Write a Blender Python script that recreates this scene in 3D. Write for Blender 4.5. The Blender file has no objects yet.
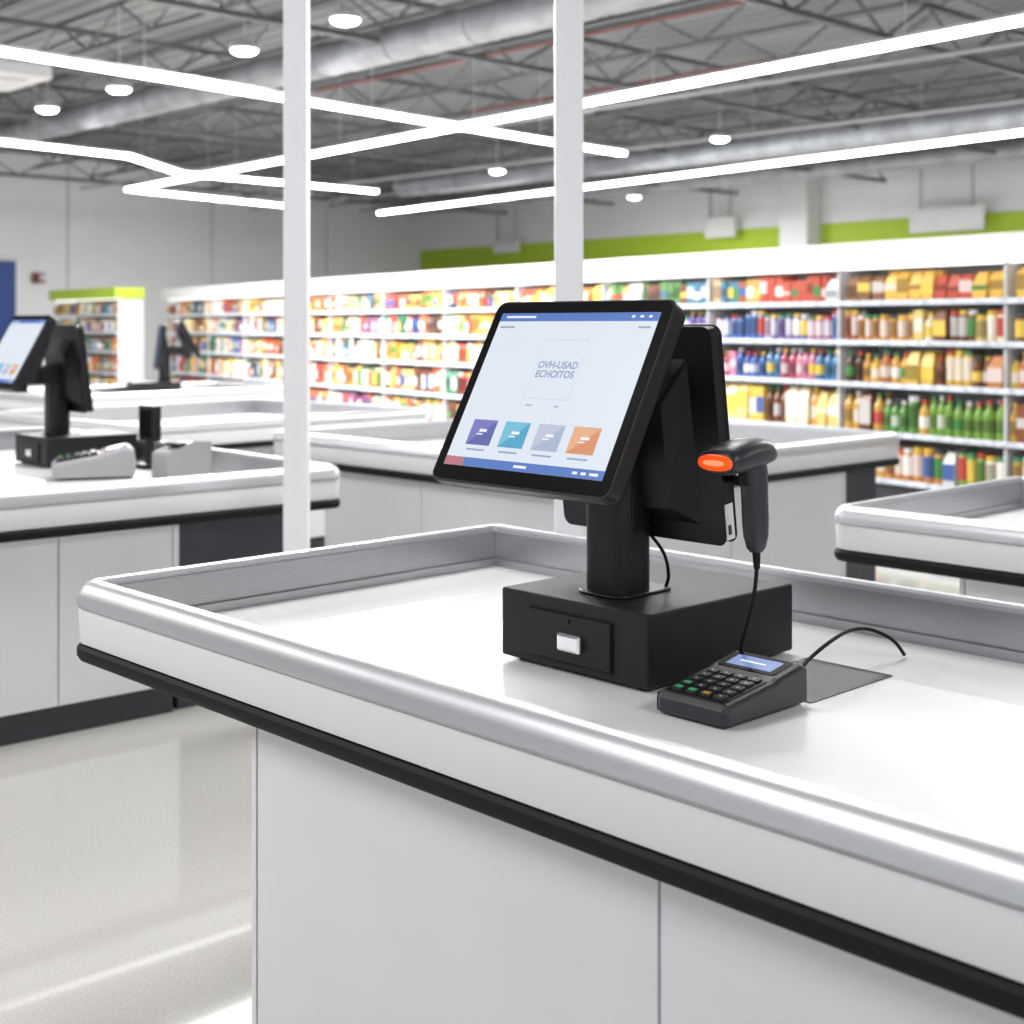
import bpy, bmesh, math, random
from mathutils import Matrix, Vector
random.seed(7)
S=1.15            # metres per modelling unit
H=1.22            # eye height (units)
SURF=0.65; RIM=0.743
sc=bpy.context.scene
try: sc.view_settings.view_transform='Standard'
except Exception: pass

# ------------------------------------------------------------ materials
def mat(name,col,rough=0.5,metal=0.0,emit=None,es=0.0,noise=0.0,nscale=40,bump=0.0,bscale=200,coat=0.0,spec=0.5,attr=None,stretch=None,nosample=False):
    m=bpy.data.materials.new(name); m.use_nodes=True
    nt=m.node_tree; b=nt.nodes['Principled BSDF']
    b.inputs['Base Color'].default_value=(*col,1)
    b.inputs['Roughness'].default_value=rough
    b.inputs['Metallic'].default_value=metal
    b.inputs['Specular IOR Level'].default_value=spec
    if coat: b.inputs['Coat Weight'].default_value=coat
    if emit:
        b.inputs['Emission Color'].default_value=(*emit,1); b.inputs['Emission Strength'].default_value=es
        if nosample:
            try: m.cycles.emission_sampling='NONE'
            except Exception: pass
    tc=nt.nodes.new('ShaderNodeTexCoord'); mp=nt.nodes.new('ShaderNodeMapping')
    nt.links.new(tc.outputs['Object'],mp.inputs[0])
    if stretch: mp.inputs['Scale'].default_value=stretch
    if noise>0:
        n=nt.nodes.new('ShaderNodeTexNoise'); n.inputs['Scale'].default_value=nscale; n.inputs['Detail'].default_value=2
        nt.links.new(mp.outputs[0],n.inputs['Vector'])
        r=nt.nodes.new('ShaderNodeValToRGB')
        a=tuple(max(0,c*(1-noise)) for c in col); d=tuple(min(1,c*(1+noise)) for c in col)
        r.color_ramp.elements[0].position=.35; r.color_ramp.elements[1].position=.65
        r.color_ramp.elements[0].color=(*a,1); r.color_ramp.elements[1].color=(*d,1)
        nt.links.new(n.outputs['Fac'],r.inputs[0]); nt.links.new(r.outputs[0],b.inputs['Base Color'])
    if bump>0:
        n2=nt.nodes.new('ShaderNodeTexNoise'); n2.inputs['Scale'].default_value=bscale
        nt.links.new(mp.outputs[0],n2.inputs['Vector'])
        bp=nt.nodes.new('ShaderNodeBump'); bp.inputs['Strength'].default_value=bump; bp.inputs['Distance'].default_value=.002
        nt.links.new(n2.outputs['Fac'],bp.inputs['Height']); nt.links.new(bp.outputs[0],b.inputs['Normal'])
    if attr:
        at=nt.nodes.new('ShaderNodeAttribute'); at.attribute_name=attr
        nt.links.new(at.outputs['Color'],b.inputs['Base Color'])
    return m

LAM=mat('white_laminate',(.78,.785,.80),.25,noise=.01,nscale=6)
PANEL=mat('cabinet_panel',(.73,.735,.765),.38,noise=.01,nscale=5)
BAND=mat('fascia_band',(.69,.695,.72),.34)
ALU=mat('satin_aluminium',(.57,.58,.605),.36,.65,noise=.02,nscale=30,stretch=(1,1,30))
ALUIN=mat('aluminium_wall',(.46,.465,.48),.30,.85,noise=.07,nscale=25,stretch=(1,1,40))
RUB=mat('black_rubber',(.008,.008,.009),.6,spec=.2)
KICK=mat('dark_kick',(.03,.033,.04),.5)
DGREY=mat('dark_grey_panel',(.035,.038,.048),.4)
BLK=mat('black_plastic',(.008,.008,.010),.40,bump=.12,bscale=900,spec=.35)
BLK2=mat('black_metal',(.009,.009,.011),.5,bump=.2,bscale=700,spec=.3)
GLOSS=mat('black_glass',(.005,.005,.006),.15,spec=.35)
CHROME=mat('chrome',(.8,.8,.82),.2,1)
WHT=mat('white_paint',(.78,.78,.79),.5)
HVAC=mat('hvac_paint',(.50,.50,.51),.6)
POST=mat('post_paint',(.85,.86,.89),.4)
LED=mat('led_white',(1,1,1),.5,emit=(.97,.985,1),es=23)
SHELFM=mat('shelf_metal',(.62,.63,.65),.4)
STRIP=mat('price_strip',(.64,.68,.76),.4,noise=.25,nscale=14)
PROD=mat('product_packaging',(.5,.5,.5),.4,attr='Col')
GREEN=mat('lime_paint',(.42,.58,.04),.6)
GRYP=mat('grey_plastic',(.30,.30,.31),.45)
GRYL=mat('light_grey_plastic',(.34,.34,.35),.45)
TERM=mat('charcoal_plastic',(.024,.026,.031),.36,bump=.1,bscale=900,spec=.45)
KEY=mat('key_plastic',(.02,.02,.024),.35)
KEYL=mat('key_legend',(.45,.46,.48),.5)
KGRN=mat('green_key',(.03,.30,.10),.4,emit=(.05,.6,.2),es=.15,nosample=True)
KRED=mat('orange_window',(.95,.10,.01),.25,emit=(1,.08,.005),es=.6,nosample=True)
WALLM=mat('wall_paint',(.84,.845,.855),.7,noise=.015,nscale=2)
BLUE=mat('blue_panel',(.015,.06,.26),.4)
REDP=mat('red_paint',(.24,.07,.06),.6)
DUCT=mat('galvanised_duct',(.32,.33,.35),.5,.35,noise=.15,nscale=3)
STEEL=mat('truss_steel',(.13,.135,.14),.6,.1)
PIPE=mat('white_pipe',(.46,.47,.48),.5)
def em(name,c,s=1.0): return mat(name,(0.02,.02,.02),.25,emit=c,es=s,nosample=True)

def floor_mat():
    m=bpy.data.materials.new('terrazzo_floor'); m.use_nodes=True; nt=m.node_tree; b=nt.nodes['Principled BSDF']
    tc=nt.nodes.new('ShaderNodeTexCoord')
    n=nt.nodes.new('ShaderNodeTexNoise'); n.inputs['Scale'].default_value=210; n.inputs['Detail'].default_value=2
    nt.links.new(tc.outputs['Object'],n.inputs['Vector'])
    r=nt.nodes.new('ShaderNodeValToRGB'); r.color_ramp.elements[0].position=.32; r.color_ramp.elements[1].position=.60
    r.color_ramp.elements[0].color=(.41,.40,.38,1); r.color_ramp.elements[1].color=(.52,.51,.488,1)
    nt.links.new(n.outputs['Fac'],r.inputs[0]); nt.links.new(r.outputs[0],b.inputs['Base Color'])
    b.inputs['Roughness'].default_value=.05; b.inputs['Specular IOR Level'].default_value=.7
    return m
def ceil_mat():
    m=bpy.data.materials.new('corrugated_deck_shaded'); m.use_nodes=True; nt=m.node_tree; b=nt.nodes['Principled BSDF']
    tc=nt.nodes.new('ShaderNodeTexCoord'); mp=nt.nodes.new('ShaderNodeMapping'); mp.inputs['Rotation'].default_value=(0,0,math.radians(-43.8))
    w=nt.nodes.new('ShaderNodeTexWave'); w.inputs['Scale'].default_value=1.1
    nt.links.new(tc.outputs['Object'],mp.inputs[0]); nt.links.new(mp.outputs[0],w.inputs['Vector'])
    r=nt.nodes.new('ShaderNodeValToRGB'); r.color_ramp.elements[0].color=(.14,.14,.145,1); r.color_ramp.elements[1].color=(.25,.25,.255,1)  # flat deck; shade between the ribs put into the colour as stripes
    nt.links.new(w.outputs['Fac'],r.inputs[0]); nt.links.new(r.outputs[0],b.inputs['Base Color'])
    b.inputs['Roughness'].default_value=.7
    return m

# ------------------------------------------------------------ mesh builder
class MB:
    def __init__(s): s.v=[]; s.f=[]; s.m=[]; s.s=[]; s.M=Matrix.Identity(4)
    def add(s,vs,fs,mi=0,sm=False):
        o=len(s.v); s.v+=[tuple(s.M@Vector(v)) for v in vs]
        for f in fs: s.f.append([i+o for i in f]); s.m.append(mi); s.s.append(sm)
    def box(s,x0,x1,y0,y1,z0,z1,mi=0):
        v=[(x,y,z) for z in (z0,z1) for y in (y0,y1) for x in (x0,x1)]
        s.add(v,[(0,2,3,1),(4,5,7,6),(0,1,5,4),(2,6,7,3),(0,4,6,2),(1,3,7,5)],mi)
    def loft(s,rings,mi=0,sm=True,cap=True,close=False):
        n=len(rings[0]); vs=[p for r in rings for p in r]; fs=[]
        k=len(rings)
        for i in range(k if close else k-1):
            j=(i+1)%k
            for a in range(n):
                b=(a+1)%n; fs.append((i*n+a,i*n+b,j*n+b,j*n+a))
        s.add(vs,fs,mi,sm)
        if cap and not close:
            s.add(rings[0],[tuple(range(n))[::-1]],mi); s.add(rings[-1],[tuple(range(n))],mi)
    def cyl(s,p0,p1,r0,r1=None,n=16,mi=0,sm=True):
        r1=r0 if r1 is None else r1
        p0=Vector(p0);p1=Vector(p1); d=(p1-p0).normalized(); a=d.orthogonal().normalized(); b=d.cross(a)
        R=[[tuple(p+(a*math.cos(t)+b*math.sin(t))*r) for t in [2*math.pi*i/n for i in range(n)]] for p,r in ((p0,r0),(p1,r1))]
        s.loft(R,mi,sm)
    def tube(s,pts,r,n=8,mi=0,sub=8):
        P=[Vector(p) for p in pts]; Q=[]
        for i in range(len(P)-1):
            a=P[max(i-1,0)];b=P[i];c=P[i+1];d=P[min(i+2,len(P)-1)]
            for k in range(sub):
                t=k/sub; Q.append(.5*((2*b)+(c-a)*t+(2*a-5*b+4*c-d)*t*t+(3*b-a-3*c+d)*t**3))
        Q.append(P[-1]); R=[]; up=Vector((0.3,.2,1)).normalized()
        for i,q in enumerate(Q):
            t=(Q[min(i+1,len(Q)-1)]-Q[max(i-1,0)]).normalized(); a=(up-t*up.dot(t))
            if a.length<.05: a=t.orthogonal()
            a.normalize(); up=a; b=t.cross(a)
            R.append([tuple(q+(a*math.cos(x)+b*math.sin(x))*r) for x in [2*math.pi*j/n for j in range(n)]])
        s.loft(R,mi,True)
    def rrect(s,x0,x1,y0,y1,z0,z1,r,mi=0,n=6,sm=False):
        ring=[]
        for cx,cy,a0 in ((x1-r,y1-r,0),(x0+r,y1-r,90),(x0+r,y0+r,180),(x1-r,y0+r,270)):
            for k in range(n+1):
                a=math.radians(a0+90*k/n); ring.append((cx+r*math.cos(a),cy+r*math.sin(a)))
        s.loft([[(x,y,z) for x,y in ring] for z in (z0,z1)],mi,sm)
    def build(s,name,mats,parent=None,M=None,bevel=0,seg=2):
        me=bpy.data.meshes.new(name); me.from_pydata(s.v,[],s.f)
        for m in mats: me.materials.append(m)
        for p,mi,sm in zip(me.polygons,s.m,s.s): p.material_index=mi; p.use_smooth=sm
        bm=bmesh.new(); bm.from_mesh(me); bmesh.ops.recalc_face_normals(bm,faces=bm.faces)
        if bevel: bmesh.ops.remove_doubles(bm,verts=bm.verts,dist=1e-6)
        bm.to_mesh(me); bm.free()
        o=bpy.data.objects.new(name,me); sc.collection.objects.link(o)
        if parent: o.parent=parent
        if M is not None: o.matrix_basis=M
        if bevel:
            b=o.modifiers.new('bevel','BEVEL'); b.width=bevel; b.segments=seg; b.limit_method='ANGLE'; b.angle_limit=math.radians(40)
        return o
def empty(name,M):
    e=bpy.data.objects.new(name,None); e.empty_display_size=.1; sc.collection.objects.link(e); e.matrix_basis=M; return e
def frame(x,y,z,deg): return Matrix.Translation((x,y,z))@Matrix.Rotation(math.radians(deg),4,'Z')
A0=43.8

# ------------------------------------------------------------ room
C1=(-2.84,40.);C2=(26.3,7.2);C3=(12.,-9.);C4=(-25.2,1.)
CZ=4.72
def inside(x,y,mg=.4):
    Q=[C1,C4,C3,C2]
    for i in range(4):
        a=Q[i];b=Q[(i+1)%4]; dx=b[0]-a[0];dy=b[1]-a[1]
        if (dx*(y-a[1])-dy*(x-a[0]))/math.hypot(dx,dy)<mg: return False
    return True
for nm,mt,z0,z1 in (('floor',floor_mat(),-.1,0),('ceiling',ceil_mat(),CZ,CZ+.1)):
    b=MB(); b.loft([[(x,y,z) for x,y in (C1,C2,C3,C4)] for z in (z0,z1)],0,False); b.build(nm,[mt])
def wall(nm,a,bb,th=.2,bands=((0,CZ),)):
    a=Vector((*a,0));c=Vector((*bb,0)); d=(c-a).normalized(); n=Vector((-d.y,d.x,0))
    if n.dot(Vector((0,10,0))-a)>0: n=-n
    b=MB(); P=[a,c,c+n*th,a+n*th]
    for z0,z1 in bands: b.loft([[(p.x,p.y,z) for p in P] for z in (z0,z1)],0,False)
    b.build(nm,[WALLM]); return a,d,(c-a).length
wall('wall_back',C1,C2);wall('wall_right',C2,C3);wall('wall_left',C4,C1)
a,d,L=wall('wall_rear',C3,C4,bands=((0,.3),(4.0,CZ)))
b=MB(); k=0
while k<L:
    p=a+d*k; b.M=Matrix.Translation(p)@Matrix.Rotation(math.atan2(d.y,d.x),4,'Z'); b.box(-.04,.04,-.1,.1,.3,4.0); k+=2.2
b.M=Matrix.Identity(4); b.build('added_opening_1',[GRYP])  # mullions of an invented window; rear wall opened to let world light in
def wallframe(a,bb):
    a=Vector((*a,0));c=Vector((*bb,0)); d=(c-a).normalized(); ang=math.atan2(d.y,d.x)
    return Matrix.Translation(a)@Matrix.Rotation(ang,4,'Z')
WB=wallframe(C2,C1); WL=wallframe(C1,C4)
def into(M): return 1 if ((M.inverted()@Vector((0,10,0))).y>0) else -1
sb=into(WB); sl=into(WL); LB=(Vector(C2)-Vector(C1)).length
def onwall(nm,M,sg,x0,x1,z0,z1,th,mt,off=0.0):
    b=MB(); y0,y1=sorted((sg*off+sg*.002,sg*(off+th))); b.box(x0,x1,y0,y1,z0,z1); return b.build(nm,[mt],None,M)
onwall('trim_green_stripe',WB,sb,0.5,LB-.3,2.77,3.38,.03,GREEN)
def wb_x(u):
    a=Vector(C2); d=(Vector(C1)-a).normalized(); t=(a.x-u*a.y)/(u*d.y-d.x); return t
xp=wb_x((808-512)/1370)
onwall('column_white',WB,sb,xp-.36,xp+.36,0,CZ-.02,.5,WHT,.03)
for u,w,z0,z1 in ((517,.5,3.15,3.45),(731,.42,3.2,3.65),(957,.8,3.05,3.5)):
    x=wb_x((u-512)/1370); b=MB(); y0,y1=sorted((sb*.35,sb*.41)); b.box(x-w,x+w,y0,y1,z0,z1)
    for sx in (-w*.7,w*.7): b.box(x+sx-.01,x+sx+.01,y0,y1,z1,CZ-.02,1)
    b.build('hanging_sign',[WHT,PIPE],None,WB)
for k in range(9): onwall('trim_wall_joint',WL,sl,4.2+k*4.4,4.25+k*4.4,0,CZ,.03,SHELFM)
b=MB(); y0,y1=sorted((sl*.04,sl*.12)); b.box(14.45,16.4,y0,y1,0,2.5); b.box(14.35,16.5,y0,y1*.9,2.5,2.6,1); b.build('door_blue',[BLUE,WHT],None,WL)
b=MB(); y0,y1=sorted((sl*.04,sl*.2)); b.box(13.76,13.98,y0,y1,2.08,2.28); b.box(13.81,13.93,y0*1.2,y1*1.3,2.13,2.23,1); b.build('fire_alarm_box',[REDP,WHT],None,WL,bevel=.01)

# ------------------------------------------------------------ ceiling structure
e1=Vector((-.692,.722,0)); e2=Vector((.722,.692,0))
tr=MB()
def bar(p,q,w,mi=0):
    tr.cyl(Vector(p),Vector(q),w,n=4,mi=mi,sm=False)
for o in range(-9,20):
    base=e2*(o*1.5+4)
    ts=[t*.7 for t in range(-30,66) if inside(*(base+e1*(t*.7)).xy,1.0)]
    if len(ts)<4: continue
    a=base+e1*ts[0]; c=base+e1*ts[-1]
    if c.y<12: continue
    for z in (4.22,4.60): bar((a.x,a.y,z),(c.x,c.y,z),.028)
    for i,t in enumerate(ts[:-1]):
        p=base+e1*t;q=base+e1*(t+.7)
        if q.y<11: continue
        z0,z1=(4.22,4.60) if i%2 else (4.60,4.22)
        bar((p.x,p.y,z0),(q.x,q.y,z1),.014)
for k in range(2,12):
    base=e1*(k*3.6)
    ts=[t*.8 for t in range(-40,60) if inside(*(base+e2*(t*.8)).xy,1.0)]
    if len(ts)<4: continue
    a=base+e2*ts[0]; c=base+e2*ts[-1]
    for z,w in ((4.06,.04),(4.5,.04)): bar((a.x,a.y,z),(c.x,c.y,z),w)
    for i,t in enumerate(ts[:-1]):
        p=base+e2*t;q=base+e2*(t+.8)
        z0,z1=(4.06,4.5) if i%2 else (4.5,4.06)
        bar((p.x,p.y,z0),(q.x,q.y,z1),.018)
tr.build('roof_truss',[STEEL])
def ln(x,y,z,t0,t1): 
    a=Vector((x,y,z)); T=[t0+(t1-t0)*i/60 for i in range(61)]; T=[t for t in T if inside(*(a+e1*t).xy,.6)]
    return a+e1*T[0],a+e1*T[-1]
def duct(p,q,r,nm='air_duct',m=DUCT,rib=True):
    b=MB(); p=Vector(p);q=Vector(q); b.cyl(p,q,r,n=24)
    if rib:
        L=(q-p).length; d=(q-p)/L; k=1.0
        while k<L: b.cyl(p+d*k,p+d*(k+.05),r*1.06,n=24); k+=1.2
    return b.build(nm,[m])
duct(*ln(6.8,18.1,4.0,-6,13),.20); duct(*ln(-1.3,13.9,4.05,-6,10),.18)
duct(*ln(9.2,21.5,4.1,-5,14),.17)
duct(*ln(-.34,14.7,4.1,-6,3),.016,'sprinkler_pipe',REDP,False); duct(*ln(2.2,15.9,4.15,-6,4),.014,'sprinkler_pipe',REDP,False)
for x,y,z in ((1.0,17.5,3.97),(4.6,18.5,3.97),(3.0,23.,3.97)): duct(*ln(x,y,z,-6,14),.025,'conduit_pipe',PIPE,False)
b=MB(); b.box(-.9,.9,-.55,.55,3.82,3.98); b.box(-.7,.7,-.4,.4,3.78,3.82,1); b.build('air_handler',[HVAC,PIPE],None,frame(-5.9,14.3,0,A0),bevel=.03)

# ------------------------------------------------------------ linear lights
LZ=H+2.4
def strip(pts,nm='linear_light',w=.047):
    b=MB()
    for (x0,y0),(x1,y1) in zip(pts[:-1],pts[1:]):
        L=math.hypot(x1-x0,y1-y0); b.M=Matrix.Translation((x0,y0,LZ))@Matrix.Rotation(math.atan2(y1-y0,x1-x0),4,'Z')
        b.box(-.03,L+.03,-w,w,-.045,0,0); b.box(-.03,L+.03,-w*1.05,w*1.05,.0,.03,1)
        k=.5
        while k<L: b.cyl((k,0,.03),(k,0,CZ-LZ-.01),.005,n=4,mi=1); k+=3
    b.M=Matrix.Identity(4); return b.build(nm,[LED,HVAC])
strip([(-4.45-1.3,11.9-1.55),(1.53,19.0)])
strip([(4.0+1.5,10.7-1.9),(-6.7,24.)]); 
strip([(6.3+3,16.9-4),(-2.8,29.1)])
strip([(-8.6,15.6),(-6.65,17.8),(-5.4,19.3),(-5.2,21.5),(-2.44,24.4)])
strip([(-6.75,24.1),(-4.5,27.4)])
def arealight(loc,size,power,sy=None,col=(1,.99,.975),disk=False):
    l=bpy.data.lights.new('lamp','AREA'); l.energy=power; l.color=col
    if disk: l.shape='DISK'; l.size=size
    else: l.shape='RECTANGLE'; l.size=size; l.size_y=sy or size
    o=bpy.data.objects.new('lamp_and_fill_light',l); o.location=loc; sc.collection.objects.link(o); return o
for x,y in ((-1.43,11.75),(-2.55,13.05),(-4.36,15.2),(-5.63,16.6),(2.92,19.25),(-.25,23.3),(7.5,17.5),(2.5,28.)):  # last two pendants are added to light the far end
    b=MB(); z=H+2.62
    def rg(r,zz): return [(r*math.cos(2*math.pi*i/24),r*math.sin(2*math.pi*i/24),zz) for i in range(24)]
    b.loft([rg(.03,-.050),rg(.08,-.040),rg(.115,-.022),rg(.125,0)],0); b.loft([rg(.135,-.004),rg(.14,.03),rg(.12,.06),rg(.05,.09)],1)
    b.cyl((0,0,.09),(0,0,CZ-z-.01),.008,n=6,mi=1)
    b.build('pendant_lamp',[LED,HVAC],None,Matrix.Translation((x,y,z)))
    arealight((x,y,z-.06),.2,330,disk=True)
for x,y in ((-3.6,1.),(0.4,5.2),(4.5,8.8),(3.2,-1.2),(-6.5,5.8),(-2.2,9.2),(-11.5,9),(9.5,4.5),(12.5,10.5)):  # unseen panels with area lights, added overhead to light the near counters
    b=MB(); b.box(-1.3,1.3,-.8,.8,0,.08,0); b.build('added_fill_panel',[WHT],None,frame(x,y,CZ-.75,A0))
    o=arealight((x,y,CZ-.77),2.5,182,1.5); o.rotation_euler=(0,0,math.radians(A0))

# ------------------------------------------------------------ posts
for x,y in ((-.66,4.2),(.145,3.5)):
    b=MB(); w=.036; b.box(-w,w,-w,w,0,CZ-.01); b.box(-.08,.08,-.08,.08,0,.012)
    b.build('support_post',[POST],None,frame(x,y,0,0),bevel=.003)

# ------------------------------------------------------------ checkout counters
def ring(prof,W,L,r=.05,n=8):
    rs=[]
    for cx,cy,a0 in ((W-r,-r,0),(r,-r,90),(r,-L+r,180),(W-r,-L+r,270)):
        for k in range(n+1):
            a=math.radians(a0+90*k/n); c,s_=math.cos(a),math.sin(a)
            rs.append([(cx+(r-o)*c,cy+(r-o)*s_,z) for o,z in prof])
    return rs
P_CAP=[(.040,.645),(.040,.738),(.036,.743),(.022,.744),(.010,.739),(.001,.729),(-.005,.716),(-.007,.703),(-.003,.697),(.012,.697),(.012,.645)]
P_BAND=[(.012,.695),(.000,.695),(-.003,.690),(.001,.631),(.012,.627)]
P_BLK=[(.012,.628),(-.001,.628),(-.006,.622),(-.006,.608),(.0,.599),(.03,.599),(.03,.628)]
def counter(ox,oy,deg,W,L,cab,seams_front=(),seams_side=(),dark=None):
    root=empty('checkout_counter',frame(ox,oy,0,deg))
    for nm,pr,mt in (('rim_rail',P_CAP,ALU),('fascia_band',P_BAND,BAND),('rubber_bumper',P_BLK,RUB)):
        b=MB(); b.loft(ring(pr,W,L),0,True,close=True); o=b.build(nm,[mt],root)
        m=o.modifiers.new('es','EDGE_SPLIT'); m.split_angle=math.radians(38)
    b=MB()
    for x0,x1,y0,y1 in ((.040,.045,-L+.040,-.040),(W-.045,W-.040,-L+.040,-.040),(.045,W-.045,-.045,-.040),(.045,W-.045,-L+.040,-L+.045)):
        b.box(x0,x1,y0,y1,SURF,.730)
    for x0,x1,y0,y1 in ((.045,.053,-L+.045,-.045),(W-.053,W-.045,-L+.045,-.045),(.053,W-.053,-.053,-.045),(.053,W-.053,-L+.045,-L+.053)):
        b.box(x0,x1,y0,y1,SURF,.668)
    b.build('inner_rim_wall',[ALUIN],root)
    b=MB(); b.box(.03,W-.03,-L+.03,-.03,.600,SURF); b.build('worktop',[LAM],root)
    x0,x1,y0,y1=cab
    b=MB(); b.box(x0+.02,x1-.02,y0+.02,y1-.02,.085,.600); b.box(x0,x0+.02,y0,y0+.02,.085,.598); b.box(x1-.02,x1,y0,y0+.02,.085,.598)
    b.box(x0,x0+.012,y1-.012,y1,.085,.598)
    b.build('cabinet_carcass',[PANEL],root)
    b=MB(); g=.0022
    ys=[y1-.013]+[-s for s in seams_front]+[y0]
    for a,c in zip(ys[:-1],ys[1:]):
        b.box(x0+.001,x0+.019,c+g,a-g,.09,.595)
        b.box(x1-.019,x1-.001,c+g,a-g,.09,.595)
    xs=[x0]+list(seams_side)+[x1]
    for a,c in zip(xs[:-1],xs[1:]): 
        b.box(a+g+.02*(a==x0),c-g-.02*(c==x1),y0+.001,y0+.019,.09,.595); b.box(a+g+.02*(a==x0),c-g-.02*(c==x1),y1-.019,y1-.001,.09,.595)
    b.build('door_panels',[PANEL],root,bevel=.0012)
    b=MB(); b.box(x0+.015,x1-.015,y0+.015,y1-.015,0,.085); b.build('kickplate',[KICK],root)
    if dark:
        b=MB(); b.box(*dark,.0,.599); b.build('dark_service_box',[DGREY],root,bevel=.004)
    return root
MX,MY=-.826,2.563
counter(MX,MY,A0,1.09,3.4,(.045,1.03,-3.35,-.542),(1.392,2.21),(.5,))
counter(-4.41,4.51,41,3.0,2.4,(.05,2.41,-2.35,-.05),(.8,1.6),(1.3,2.02),dark=(2.42,2.85,-2.32,-.3))
counter(.31-.692*2.03,4.73+.722*2.03,A0,1.98,2.03,(.05,1.60,-1.98,-.35),(1.0,),(.8,),dark=(1.61,1.86,-1.97,-.4))
counter(.84,3.63,A0,1.05,3.0,(.06,.98,-2.9,-.34),(1.2,2.0),(.5,))
counter(-.47-.669*1.9-.743*1.6,7.87-.743*1.9+.669*1.6,48,1.9,1.6,(.05,1.6,-1.55,-.1),(.8,),(.8,),dark=(1.61,1.8,-1.5,-.2))
counter(-1.6-.669*2.2-.743*1.2,10.8-.743*2.2+.669*1.2,48,2.2,1.2,(.05,1.9,-1.15,-.1),(.6,),(1.,))
counter(-3.9-.669*2.2-.743*1.6,9.3-.743*2.2+.669*1.6,48,2.2,1.6,(.05,1.9,-1.15,-.1),(.6,),(1.,))

# ------------------------------------------------------------ POS terminal
UI=dict(bg=em('ui_background',(.75,.82,.91),.95),bar=em('ui_bar',(.08,.19,.55),.95),line=em('ui_line',(.56,.66,.79),.9),
 t1=em('ui_indigo',(.11,.13,.44),.9),t2=em('ui_cyan',(.08,.40,.63),.9),t3=em('ui_lilac',(.42,.50,.68),.9),t4=em('ui_orange',(.75,.30,.13),.9),
 red=em('ui_red',(.55,.20,.25),.8),txt=em('ui_text',(.33,.43,.62),.85),wh=em('ui_white',(.88,.92,.97),.95),
 d1=em('ui_indigo_light',(.20,.20,.55),.9),d2=em('ui_cyan_light',(.18,.55,.75),.9),d3=em('ui_lilac_light',(.55,.60,.74),.9),d4=em('ui_orange_light',(.85,.45,.25),.9))
def text(body,size,parent,M,mt,nm,align='CENTER'):
    c=bpy.data.curves.new('t','FONT'); c.body=body; c.size=size; c.align_x=align; c.align_y='CENTER'; c.space_line=.95; c.offset=.0005
    o=bpy.data.objects.new('t',c); sc.collection.objects.link(o); bpy.context.view_layer.update()
    me=bpy.data.meshes.new_from_object(o); bpy.data.objects.remove(o)
    me.materials.clear(); me.materials.append(mt)
    n=bpy.data.objects.new(nm,me); sc.collection.objects.link(n); n.parent=parent; n.matrix_basis=M
DX,DY,DZ=.385,.33,.122
def loc(wx,wy,ox,oy):
    v=Matrix.Rotation(math.radians(-A0),4,'Z')@Vector((wx-ox,wy-oy,0)); return v.x,v.y
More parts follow.
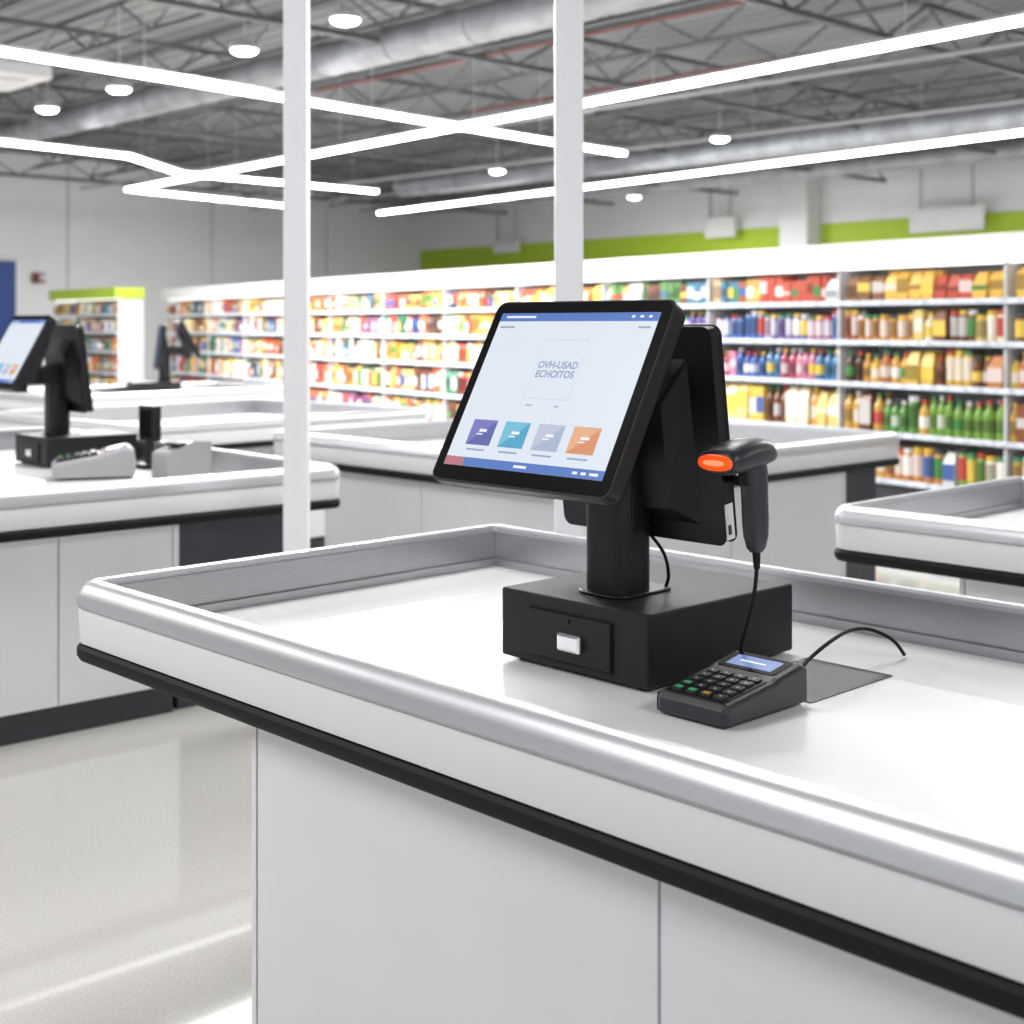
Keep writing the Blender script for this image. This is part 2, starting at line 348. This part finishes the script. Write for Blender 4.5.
def pos_terminal(ox,oy,z0,full=True,deg=A0,scr=True):
    root=empty('point_of_sale_terminal',frame(ox,oy,z0,deg))
    b=MB(); b.box(0,DX,0,DY,.006,DZ); b.build('cash_drawer_housing',[BLK2],root,bevel=.005,seg=3)
    b=MB()
    for x in (.03,DX-.03):
        for y in (.03,DY-.03): b.cyl((x,y,0),(x,y,.008),.012)
    b.build('rubber_feet',[RUB],root)
    y0,y1,zz0,zz1=.072,.260,.018,.100
    b=MB(); b.box(-.002,.004,y0,y1,zz0,zz1,0); b.build('drawer_gap',[RUB],root)
    b=MB(); b.box(-.0055,.003,y0+.003,y1-.003,zz0+.003,zz1-.003,0); b.build('drawer_front',[BLK2],root,bevel=.001)
    b=MB(); b.box(-.016,-.004,.132,.184,.040,.070); b.build('drawer_latch',[CHROME],root,bevel=.005,seg=3)
    b=MB(); b.cyl((-.004,.168,.088),(-.0075,.168,.088),.005); b.build('drawer_lock',[BLK],root)
    cx,cy=loc(.188,2.30,.22,2.11)
    b=MB(); b.rrect(cx-.044,cx+.044,cy-.048,cy+.048,DZ,DZ+.27,.03,n=6); b.rrect(cx-.055,cx+.09,cy-.056,cy+.056,DZ,DZ+.005,.03,n=5)
    b.build('stand_column',[BLK],root,bevel=.003)
    mx,my=loc(-.125,2.23,.22,2.11); tl=math.radians(28.6); mw,mh=.391,.330
    X=Vector((0,-1,0)); Y=Vector((math.sin(tl),0,math.cos(tl))); Z=X.cross(Y)
    MM=Matrix((( X.x,Y.x,Z.x,mx),(X.y,Y.y,Z.y,my),(X.z,Y.z,Z.z,.97-SURF),(0,0,0,1)))
    b=MB(); b.rrect(0,mw,0,mh,-.022,0,.018,0); b.rrect(.006,mw-.006,.006,mh-.006,-.034,-.022,.014,0)
    b.build('monitor_shell',[BLK],root,MM,bevel=.002)
    b=MB(); b.rrect(.004,mw-.004,.004,mh-.004,0,.0012,.015); b.build('monitor_glass',[GLOSS],root,MM)
    b=MB(); b.loft([[(.07,.05,-.034),(mw-.03,.05,-.034),(mw-.03,mh-.04,-.034),(.07,mh-.04,-.034)],[(.11,.08,-.088),(mw-.055,.08,-.088),(mw-.055,mh-.10,-.070),(.11,mh-.10,-.070)]],0,False)
    b.build('monitor_back_housing',[BLK],root,MM,bevel=.004)
    sx0,sx1,sy0,sy1=.022,mw-.022,.028,mh-.024; sw=sx1-sx0; sh=sy1-sy0
    if scr:
        b=MB()
        def q(x0,x1,y0,y1,mi,zz): b.add([(sx0+x0*sw,sy0+y0*sh,zz),(sx0+x1*sw,sy0+y0*sh,zz),(sx0+x1*sw,sy0+y1*sh,zz),(sx0+x0*sw,sy0+y1*sh,zz)],[(0,1,2,3)],mi)
        def tri(pts,mi,zz): b.add([(sx0+x*sw,sy0+y*sh,zz) for x,y in pts],[(0,1,2)],mi)
        q(0,1,0,1,0,.0015); q(0,1,.945,1,1,.0017); q(0,1,0,.055,1,.0017); q(0,.13,.0,.055,7,.0018)
        for k,mi in enumerate((3,4,5,6)):
            a0=.095+.215*k; q(a0,a0+.16,.135,.295,mi,.0017); tri(((a0,.135),(a0+.16,.295),(a0,.295)),10+k,.0018)
        for x0,x1,y0,y1 in ((.36,.64,.445,.448),(.36,.64,.82,.823),(.36,.362,.445,.82),(.638,.64,.445,.82)): q(x0,x1,y0,y1,2,.0017)
        for x0,x1,y0,y1 in ((.02,.12,.90,.912),(.90,.97,.90,.912),(.39,.43,.40,.408),(.57,.60,.40,.408)): q(x0,x1,y0,y1,8,.0017)
        for k in range(4): q(.115+.215*k,.235+.215*k,.10,.111,8,.0017)
        for x0,x1 in ((.04,.24),(.84,.86),(.89,.91),(.94,.96)): q(x0,x1,.967,.981,9,.0019)
        for x0,x1 in ((.46,.54),(.82,.85),(.87,.90),(.92,.97)): q(x0,x1,.02,.036,9,.0019)
        for k in range(4): q(.145+.215*k,.185+.215*k,.20,.208,9,.0019); q(.155+.215*k,.205+.215*k,.218,.236,9,.0019)
        b.build('screen_display',[UI['bg'],UI['bar'],UI['line'],UI['t1'],UI['t2'],UI['t3'],UI['t4'],UI['red'],UI['txt'],UI['wh'],UI['d1'],UI['d2'],UI['d3'],UI['d4']],root,MM)
    if full: text('OVH-USAD\nECHOITOS',.0172,root,MM@Matrix.Translation((sx0+.5*sw,sy0+.63*sh,.0019)),UI['txt'],'screen_text')
    b=MB(); b.box(mx+.07,cx+.02,cy-.04,cy+.04,.33,.40); b.cyl((cx-.05,cy-.055,.375),(cx-.05,cy+.055,.375),.035,n=20)
    b.box(mx+.075,mx+.13,cy-.06,cy+.06,.30,.42); b.build('monitor_arm',[BLK],root,bevel=.004)
    rx,ry=loc(.362,2.20,.22,2.11)
    sl=math.radians(7.3); rw,rh=.355,.349
    Y2=Vector((-math.sin(sl),0,math.cos(sl))); X2=Vector((0,1,0)); Z2=X2.cross(Y2)
    M2=Matrix(((X2.x,Y2.x,Z2.x,rx),(X2.y,Y2.y,Z2.y,ry),(X2.z,Y2.z,Z2.z,.87-SURF),(0,0,0,1)))
    b=MB(); b.rrect(0,rw,0,rh,-.014,.014,.014); b.build('rear_display_shell',[BLK],root,M2,bevel=.003)
    b=MB(); b.loft([[(.05,.03,-.014),(rw-.05,.03,-.014),(rw-.05,rh-.05,-.014),(.05,rh-.05,-.014)],[(.09,.06,-.045),(rw-.09,.06,-.045),(rw-.09,rh-.12,-.045),(.09,rh-.12,-.045)]],0,False); b.build('rear_display_housing',[BLK],root,M2,bevel=.004)
    b=MB(); b.rrect(.005,rw-.005,.005,rh-.005,.014,.0155,.012); b.build('rear_display_glass',[GLOSS],root,M2)
    if scr:
        b=MB(); b.rrect(.02,rw-.02,.02,rh-.02,.0156,.0162,.004); b.build('rear_display_screen',[UI['bg']],root,M2)
    b=MB(); b.box(cx,rx-.03,cy-.035,cy+.035,.33,.39); b.build('rear_display_bracket',[BLK],root,bevel=.003)
    if full:
        b=MB(); b.box(-.0012,.0003,.006,.064,-.011,.010); b.build('label_sticker',[WHT],root,M2)
        b=MB(); b.box(-.0018,-.0012,.014,.03,-.006,.002); b.build('label_print',[TERM],root,M2)
        b=MB(); b.tube([(rx-.02,cy-.02,.235),(rx,cy-.05,.19),(rx+.015,cy-.05,.15),(rx+.02,cy-.04,DZ+.004)],.003); b.build('display_cable',[RUB],root)
    return root
pos_terminal(.210,2.11,SURF)
pos_terminal(-1.84,5.42,SURF,False,deg=41)

# ------------------------------------------------------------ barcode scanner
def ell(c,ax,ay,n=20,p=2.4):
    out=[]
    for i in range(n):
        t=2*math.pi*i/n; cx,sx=math.cos(t),math.sin(t)
        r1=math.copysign(abs(cx)**(2/p),cx); r2=math.copysign(abs(sx)**(2/p),sx)
        out.append(tuple(Vector(c)+Vector(ax)*r1+Vector(ay)*r2))
    return out
dirv=Vector((-.72,-.70,0)).normalized(); yaw=math.degrees(math.atan2(dirv.y,dirv.x))
SC=empty('barcode_scanner',Matrix.Translation((.351,2.09,1.018))@Matrix.Rotation(math.radians(yaw),4,'Z')@Matrix.Rotation(math.radians(3),4,'Y'))
b=MB()
hd=[(.066,.032,.013,0),(.064,.036,.0175,0),(.052,.038,.0215,.001),(.03,.037,.024,.003),(.0,.034,.0245,.005),(-.03,.030,.023,.005),(-.052,.025,.019,.003),(-.068,.017,.013,-.002),(-.076,.007,.006,-.005)]
b.loft([ell((x,0,dz),(0,w,0),(0,0,h)) for x,w,h,dz in hd]); b.build('scanner_head',[TERM],SC)
b=MB(); b.loft([ell((x,0,0),(0,w,0),(0,0,h)) for x,w,h in ((.0662,.0315,.0125),(.0695,.031,.0122),(.0715,.028,.010))]); b.build('scanner_window_ring',[KRED],SC)
b=MB(); b.loft([ell((x,0,0),(0,w,0),(0,0,h)) for x,w,h in ((.0714,.020,.0045),(.0722,.019,.004))]); b.build('scanner_lens',[mat('lens_bright',(.9,.3,.15),.1,emit=(1,.26,.12),es=.9,nosample=True)],SC)
b=MB()
hn=[(-.020,.027,.021,.0),(-.026,.024,.0205,-.025),(-.029,.0215,.019,-.05),(-.029,.0215,.0185,-.075),(-.029,.0215,.0185,-.10),(-.029,.0195,.0175,-.125),(-.029,.016,.013,-.143),(-.029,.010,.009,-.150)]
b.loft([ell((x,0,z),(a,0,0),(0,c,0)) for x,a,c,z in hn]); b.build('scanner_grip',[TERM],SC)
b=MB(); b.loft([ell((x,0,z),(a,0,0),(0,c,0)) for x,a,c,z in ((-.002,.006,.006,-.02),(-.004,.007,.007,-.032),(-.010,.005,.006,-.045))]); b.build('scanner_trigger',[RUB],SC)
b=MB(); b.cyl((-.029,0,-.142),(-.029,0,-.176),.007,.005); b.build('cable_strain_relief',[RUB],SC)
inv=SC.matrix_basis.inverted()
st=SC.matrix_basis@Vector((-.029,0,-.174))
W=[tuple(st),(.374,2.112,.81),(.366,2.115,.77),(.356,2.13,.72),(.353,2.145,.675),(.36,2.165,.6545),(.376,2.19,.6545),(.41,2.215,.6545)]
b=MB(); b.tube([tuple(inv@Vector(w)) for w in W],.0032); b.build('scanner_cable',[RUB],SC)
b=MB(); b.cyl(tuple(inv@Vector((.368,2.125,.975))),tuple(inv@Vector((.352,2.20,.975))),.009); b.build('scanner_holder',[BLK],SC)

# ------------------------------------------------------------ card payment terminal
KAMB=mat('amber_key',(.5,.25,.02),.4)
def card_terminal(ox,oy,z0,deg,body=TERM,sc_=(1,1,1)):
    root=empty('card_payment_terminal',frame(ox,oy,z0,deg)@Matrix.Diagonal((*sc_,1)))
    up=.005
    wy=.130; prof=[(0,.004,0),(-.002,.018,0),(.0,.026,.0),(.008,.030+up,.0),(.118,.044+up,0),(.128,.0475+up,0),(.186,.058+up,0),(.198,.054+up,0),(.204,.03,0),(.200,.004,0)]
    rings=[]
    for y,i in ((0,.006),(.004,.0018),(.010,0),(wy-.010,0),(wy-.004,.0018),(wy,.006)):
        rings.append([(min(max(x,i),.204-i),y,z-(i if z>.02 else -i*.3)) for x,z,_ in prof])
    b=MB(); b.loft(rings,0,False); b.build('terminal_body',[body],root,bevel=.002)
    sl=math.atan2(.014,.110)
    MK=Matrix.Translation((.008,0,.030+up))@Matrix.Rotation(-sl,4,'Y')
    b=MB(); b.rrect(.002,.108,.010,wy-.010,-.001,.0012,.006); b.build('keypad_plate',[BLK],root,MK)
    b=MB()
    for r in range(5):
        for c in range(4):
            x0=.006+r*.0203; y0=.0160+c*.0252
            mi=0
            if r==0: mi=1 if c in (1,2,3) else 0
            if r==1 and c==3: mi=1
            if mi==0: b.rrect(x0,x0+.0145,y0,y0+.0195,.0012,.0052,.003,mi,n=3); b.box(x0+.005,x0+.009,y0+.008,y0+.012,.0052,.0054,2)
            else: b.rrect(x0,x0+.0145,y0,y0+.0195,.0012,.0052,.003,0,n=3); b.rrect(x0+.003,x0+.0115,y0+.0035,y0+.016,.0052,.0056,.002,1 if not(c==1) else 3,n=3)
    b.build('keypad_keys',[KEY,KGRN,KEYL,KAMB],root,MK)
    s2=math.atan2(.0105,.058); MS=Matrix.Translation((.128,0,.0475+up))@Matrix.Rotation(-s2,4,'Y')
    b=MB(); b.rrect(.001,.056,.012,wy-.012,-.001,.0012,.006); b.build('terminal_display_glass',[GLOSS],root,MS)
    b=MB(); b.rrect(.010,.046,.024,wy-.024,.0012,.0016,.002,0); 
    b.box(.026,.030,.045,.09,.0016,.0018,1); b.box(.038,.043,.032,.10,.0016,.0018,2)
    b.build('terminal_display',[em('terminal_screen',(.12,.25,.60),.8),UI['wh'],UI['bar']],root,MS)
    return root
CT=card_terminal(.300,1.918,SURF,A0)
inv=CT.matrix_basis.inverted()
W=[(.432,2.105,.676),(.47,2.17,.690),(.52,2.225,.708),(.567,2.29,.710),(.61,2.33,.702),(.65,2.34,.682),(.672,2.345,.655)]
b=MB(); b.tube([tuple(inv@Vector(w)) for w in W],.0032); b.build('terminal_cable',[RUB],CT)
card_terminal(-1.67,4.98,SURF,20,GRYL,(1.45,1.45,1.9))
b=MB(); b.box(.209,.44,-.0,.165,0,.0018); b.build('counter_glass_plate',[mat('plate_glass',(.06,.063,.07),.25)],None,frame(.300,1.918,SURF,A0))
RP=empty('receipt_printer',frame(-1.23,5.08,SURF,41))
b=MB(); b.loft([[(x,y,z) for x,z in ((-.08,0),(.08,0),(.08,.13),(.02,.135),(-.08,.10))] for y in (-.075,.075)],0,False); b.build('printer_body',[GRYP],RP,bevel=.008)
b=MB(); b.box(-.04,.0,-.05,.05,.124,.135); b.build('paper_slot',[RUB],RP)
PD=empty('customer_pole_display',frame(-1.44,5.45,SURF,41))
b=MB(); b.box(-.05,.05,-.05,.05,0,.02); b.cyl((0,0,.02),(0,0,.16),.018); b.box(-.02,.02,-.06,.06,.11,.25); b.build('display_body',[BLK],PD,bevel=.004)
b=MB(); b.box(-.024,-.020,-.05,.05,.13,.235); b.build('display_face',[GLOSS],PD)
pos_terminal(-2.72,11.1,SURF,False,deg=200,scr=False)

# ------------------------------------------------------------ shelving with products
ZS=[.156,.478,.813,1.108,1.384]; HS=[.27,.285,.245,.225,.21]
def hexc(h): 
    h=h.lstrip('#'); c=[(int(h[i:i+2],16)/255)**2.2 for i in (0,2,4)]; g=sum(c)/3
    return tuple((x*.84+g*.16)*.88 for x in c)
PAL={'warm':['f2b91c','e7c33a','d87a1a','f5e6c0','c9431e','e0b040','f2e8d0','8a5a2a'],'yel':['e4b81e','e29a1c','efd27a','d88a1c','e6c860','b8521c','f4e8b8','7a4018'],
 'amber':['7b4014','985018','d9991c','e0a828','4f2c12','c8731a','e4b81e','e2c048'],'green':['3f7d2c','5b9a3a','8a4b18','d8a41e','3a4010','78a82c','e0b828','6a3018'],
 'lime':['e2c42a','7fb83c','d8a820','4e8c3c','f5ecc8','d88a20','d8d8d8'],'mix':['f4e9d8','d88038','a85a2a','e2b880','e0e0e0','c84a2c','3a7a9a','e0a040','5a8a4a','7a4a3a'],
 'purp':['6a4a9c','3c5ca8','b8629a','7a5ab0','e0b0c8','4a7ac8','2c3c88'],'pink':['c84a7a','5a3aa0','2a5cb0','d87a9c','b83a5a','e0d8e8','2a7ab0'],
 'orng':['e07a28','e09840','6a3c20','e2b860','c85a24','3a4a60','e0d0b8','b83a2a'],'red':['c83a2a','e8e0d8','e06a4a','e2b04a','982a2a','e8d0b8','3a7a5a','3a5a9a','6a4a3a'],
 'white':['ececea','e0d0c0','d86a3a','e2d0a0','c0ccd8','d89840','5a9a5a','8a4a7a','b84a4a'],'dark':['4a3a2a','2c2c30','c8822a','6a4a2a','d8b060','a84420','e0c870']}
def product(V,F,C,x,y,z,w,h,kind,col,rng):
    o=len(V); lab=tuple(min(1,c*.35+.48) for c in col) if rng.random()<.5 else tuple(c*.45 for c in col); capc=rng.choice([(.65,.65,.65),(.5,.06,.05),(.05,.05,.06),(.65,.42,.05),(.05,.22,.1),(.75,.5,.1)])
    if rng.random()<.3: lab=hexc(rng.choice(['f2c828','c83a2a','3a5ca8','3f8a3a','f4f0e8']))
    d=w*.9
    if kind=='box' or kind=='bag':
        t=.0 if kind=='box' else .18*w
        s0=rng.uniform(.15,.4); s1=rng.uniform(.5,.85)
        levels=[(0,w/2-t*.4),(h*s0,w/2),(h*s1,w/2),(h,w/2-t)]
        dd=[d/2,d/2,d/2,d/2-(0 if kind=='box' else d*.4)]
        for (zz,hw),hd_ in zip(levels,dd):
            V+= [(x-hw,y-hd_,z+zz),(x+hw,y-hd_,z+zz),(x+hw,y+hd_,z+zz),(x-hw,y+hd_,z+zz)]
        for i in range(3):
            for a in range(4):
                F.append((o+i*4+a,o+i*4+(a+1)%4,o+i*4+4+(a+1)%4,o+i*4+4+a)); C.append(lab if i==1 and a in(0,2) else col)
        F.append((o+12,o+13,o+14,o+15)); C.append(col)
    else:
        r=w/2; n=8
        if kind=='bottle': L=[(0,r),(h*.2,r),(h*.52,r),(h*.66,r*.95),(h*.80,r*.45),(h*.88,r*.38),(h*.88,r*.46),(h,r*.46)]
        else: L=[(0,r*.95),(h*.18,r),(h*.78,r),(h*.84,r*.85),(h*.86,r*.9),(h,r*.9)]
        for zz,rr in L:
            for a in range(n):
                t=2*math.pi*(a+.5)/n; V.append((x+rr*math.cos(t),y+rr*math.sin(t),z+zz))
        k=len(L)
        for i in range(k-1):
            cc=lab if i==1 else (capc if i>=k-2 else col)
            for a in range(n): F.append((o+i*n+a,o+i*n+(a+1)%n,o+(i+1)*n+(a+1)%n,o+(i+1)*n+a)); C.append(cc)
        F.append(tuple(o+(k-1)*n+a for a in range(n))); C.append(capc)
def gondola(P,D,Lg,pals,header=WHT,bay=1.42,seed=1):
    rng=random.Random(seed)
    D=Vector((*D,0)).normalized(); ang=math.degrees(math.atan2(D.y,D.x)); M=frame(P[0],P[1],0,ang)
    inv=M.inverted(); sg=1 if (inv@Vector((0,0,0))).y>0 else -1
    root=empty('shelving_gondola',M)
    b=MB()
    def bx(x0,x1,y0,y1,z0,z1,mi=0): y0,y1=sorted((sg*y0,sg*y1)); b.box(x0,x1,y0,y1,z0,z1,mi)
    bx(0,Lg,-.03,0,0,1.78,0)
    for z in ZS:
        bx(0,Lg,0,.42,z-.022,z,0); bx(0,Lg,.42,.432,z-.028,z+.008,1)
    bx(0,Lg,.02,.40,0,.12,2)
    k=0.
    while k<=Lg+.01: bx(k-.009,k+.009,0,.40 if k<.01 or k+bay>Lg else .405,0,1.62,0); k+=bay
    bx(-.03,Lg+.03,-.03,.46,1.63,1.80,3); bx(0,Lg,.33,.355,1.615,1.63,4)
    b.build('shelf_frame',[SHELFM,STRIP,KICK,header,mat('added_shelf_glow',(1,1,1),.5,emit=(1,.98,.94),es=2.0)],root)  # glowing strip under the header is added to brighten the products
    V=[];F=[];C=[]
    for r,z in enumerate(ZS):
        nb=int(round(Lg/bay+.49))
        for bi in range(nb):
            x=bi*bay+.012; xe=min((bi+1)*bay,Lg)-.008
            pl=pals[min(bi,len(pals)-1)][r]; kd=KD[min(bi,len(KD)-1)][r]
            left=0
            for _ in range(60):
                if left<=0:
                    k2=kd if rng.random()<.75 else rng.choice(['box','can','bag','bottle'])
                    left=rng.randint(1,3); col=hexc(rng.choice(PAL[pl])); w=rng.uniform(.065,.09) if k2!='bag' else rng.uniform(.10,.13)
                    hh=HS[r]*rng.uniform(.78,1.0)
                if x+w>xe: break
                for yy in (.36,.27):
                    product(V,F,C,x+w/2,sg*yy+rng.uniform(-.008,.008),z+.001,w*.97,hh,k2,col,rng)
                x+=w; left-=1
    me=bpy.data.meshes.new('packaged_products'); me.from_pydata(V,[],F); me.materials.append(PROD)
    ca=me.color_attributes.new('Col','FLOAT_COLOR','CORNER')
    buf=[]
    for p,c in zip(me.polygons,C): buf+= [c[0],c[1],c[2],1.0]*p.loop_total
    ca.data.foreach_set('color',buf)
    bm=bmesh.new(); bm.from_mesh(me); bmesh.ops.recalc_face_normals(bm,faces=bm.faces); bm.to_mesh(me); bm.free()
    o=bpy.data.objects.new('packaged_products',me); sc.collection.objects.link(o); o.parent=root
    return root
R1=['lime','green','amber','yel','warm']; M1=['orng','yel','pink','purp','mix']; L1=['orng','red','mix','yel','orng']; L2=['white','mix','red','white','mix']; L3=['mix','orng','yel','red','warm']
pals=[R1,R1,R1,M1,M1,L3,L1,L3,L2,L1,L3,L2,L1,L2]
KD=[['can','bottle','bottle','can','bag']]*3+[['can','bag','bottle','can','box']]*3+[['box','bag','can','box','bag'],['can','box','bottle','box','bag'],['box','can','box','bag','box']]*3
gondola((4.99,6.48),(-.541,.841),19.0,pals,seed=3)
gondola((-5.75,21.3),(-.64,.77),2.6,[L2,L3,L1],header=GREEN,seed=5)

# ------------------------------------------------------------ world / camera
w=bpy.data.worlds.new('world'); sc.world=w; w.use_nodes=True
w.node_tree.nodes['Background'].inputs[0].default_value=(.92,.96,1,1); w.node_tree.nodes['Background'].inputs[1].default_value=.95
cam=bpy.data.cameras.new('camera'); co=bpy.data.objects.new('camera',cam); sc.collection.objects.link(co)
co.location=(0,0,H); co.rotation_euler=(math.pi/2,0,0)
cam.sensor_width=36; cam.lens=1370/1024*36; cam.shift_y=-(512-325)/1024
cam.dof.use_dof=True; cam.dof.focus_distance=2.12; cam.dof.aperture_fstop=4.2; cam.clip_end=200
sc.camera=co

# ------------------------------------------------------------ to metres
done=set()
for o in list(sc.objects):
    o.location=o.location*S
    if o.type=='MESH' and o.data.name not in done:
        o.data.transform(Matrix.Scale(S,4)); done.add(o.data.name)
    for m in o.modifiers:
        if m.type=='BEVEL': m.width*=S
    if o.type=='LIGHT':
        o.data.size*=S
        if o.data.shape=='RECTANGLE': o.data.size_y*=S
        o.data.energy*=S*S
cam.dof.focus_distance*=S
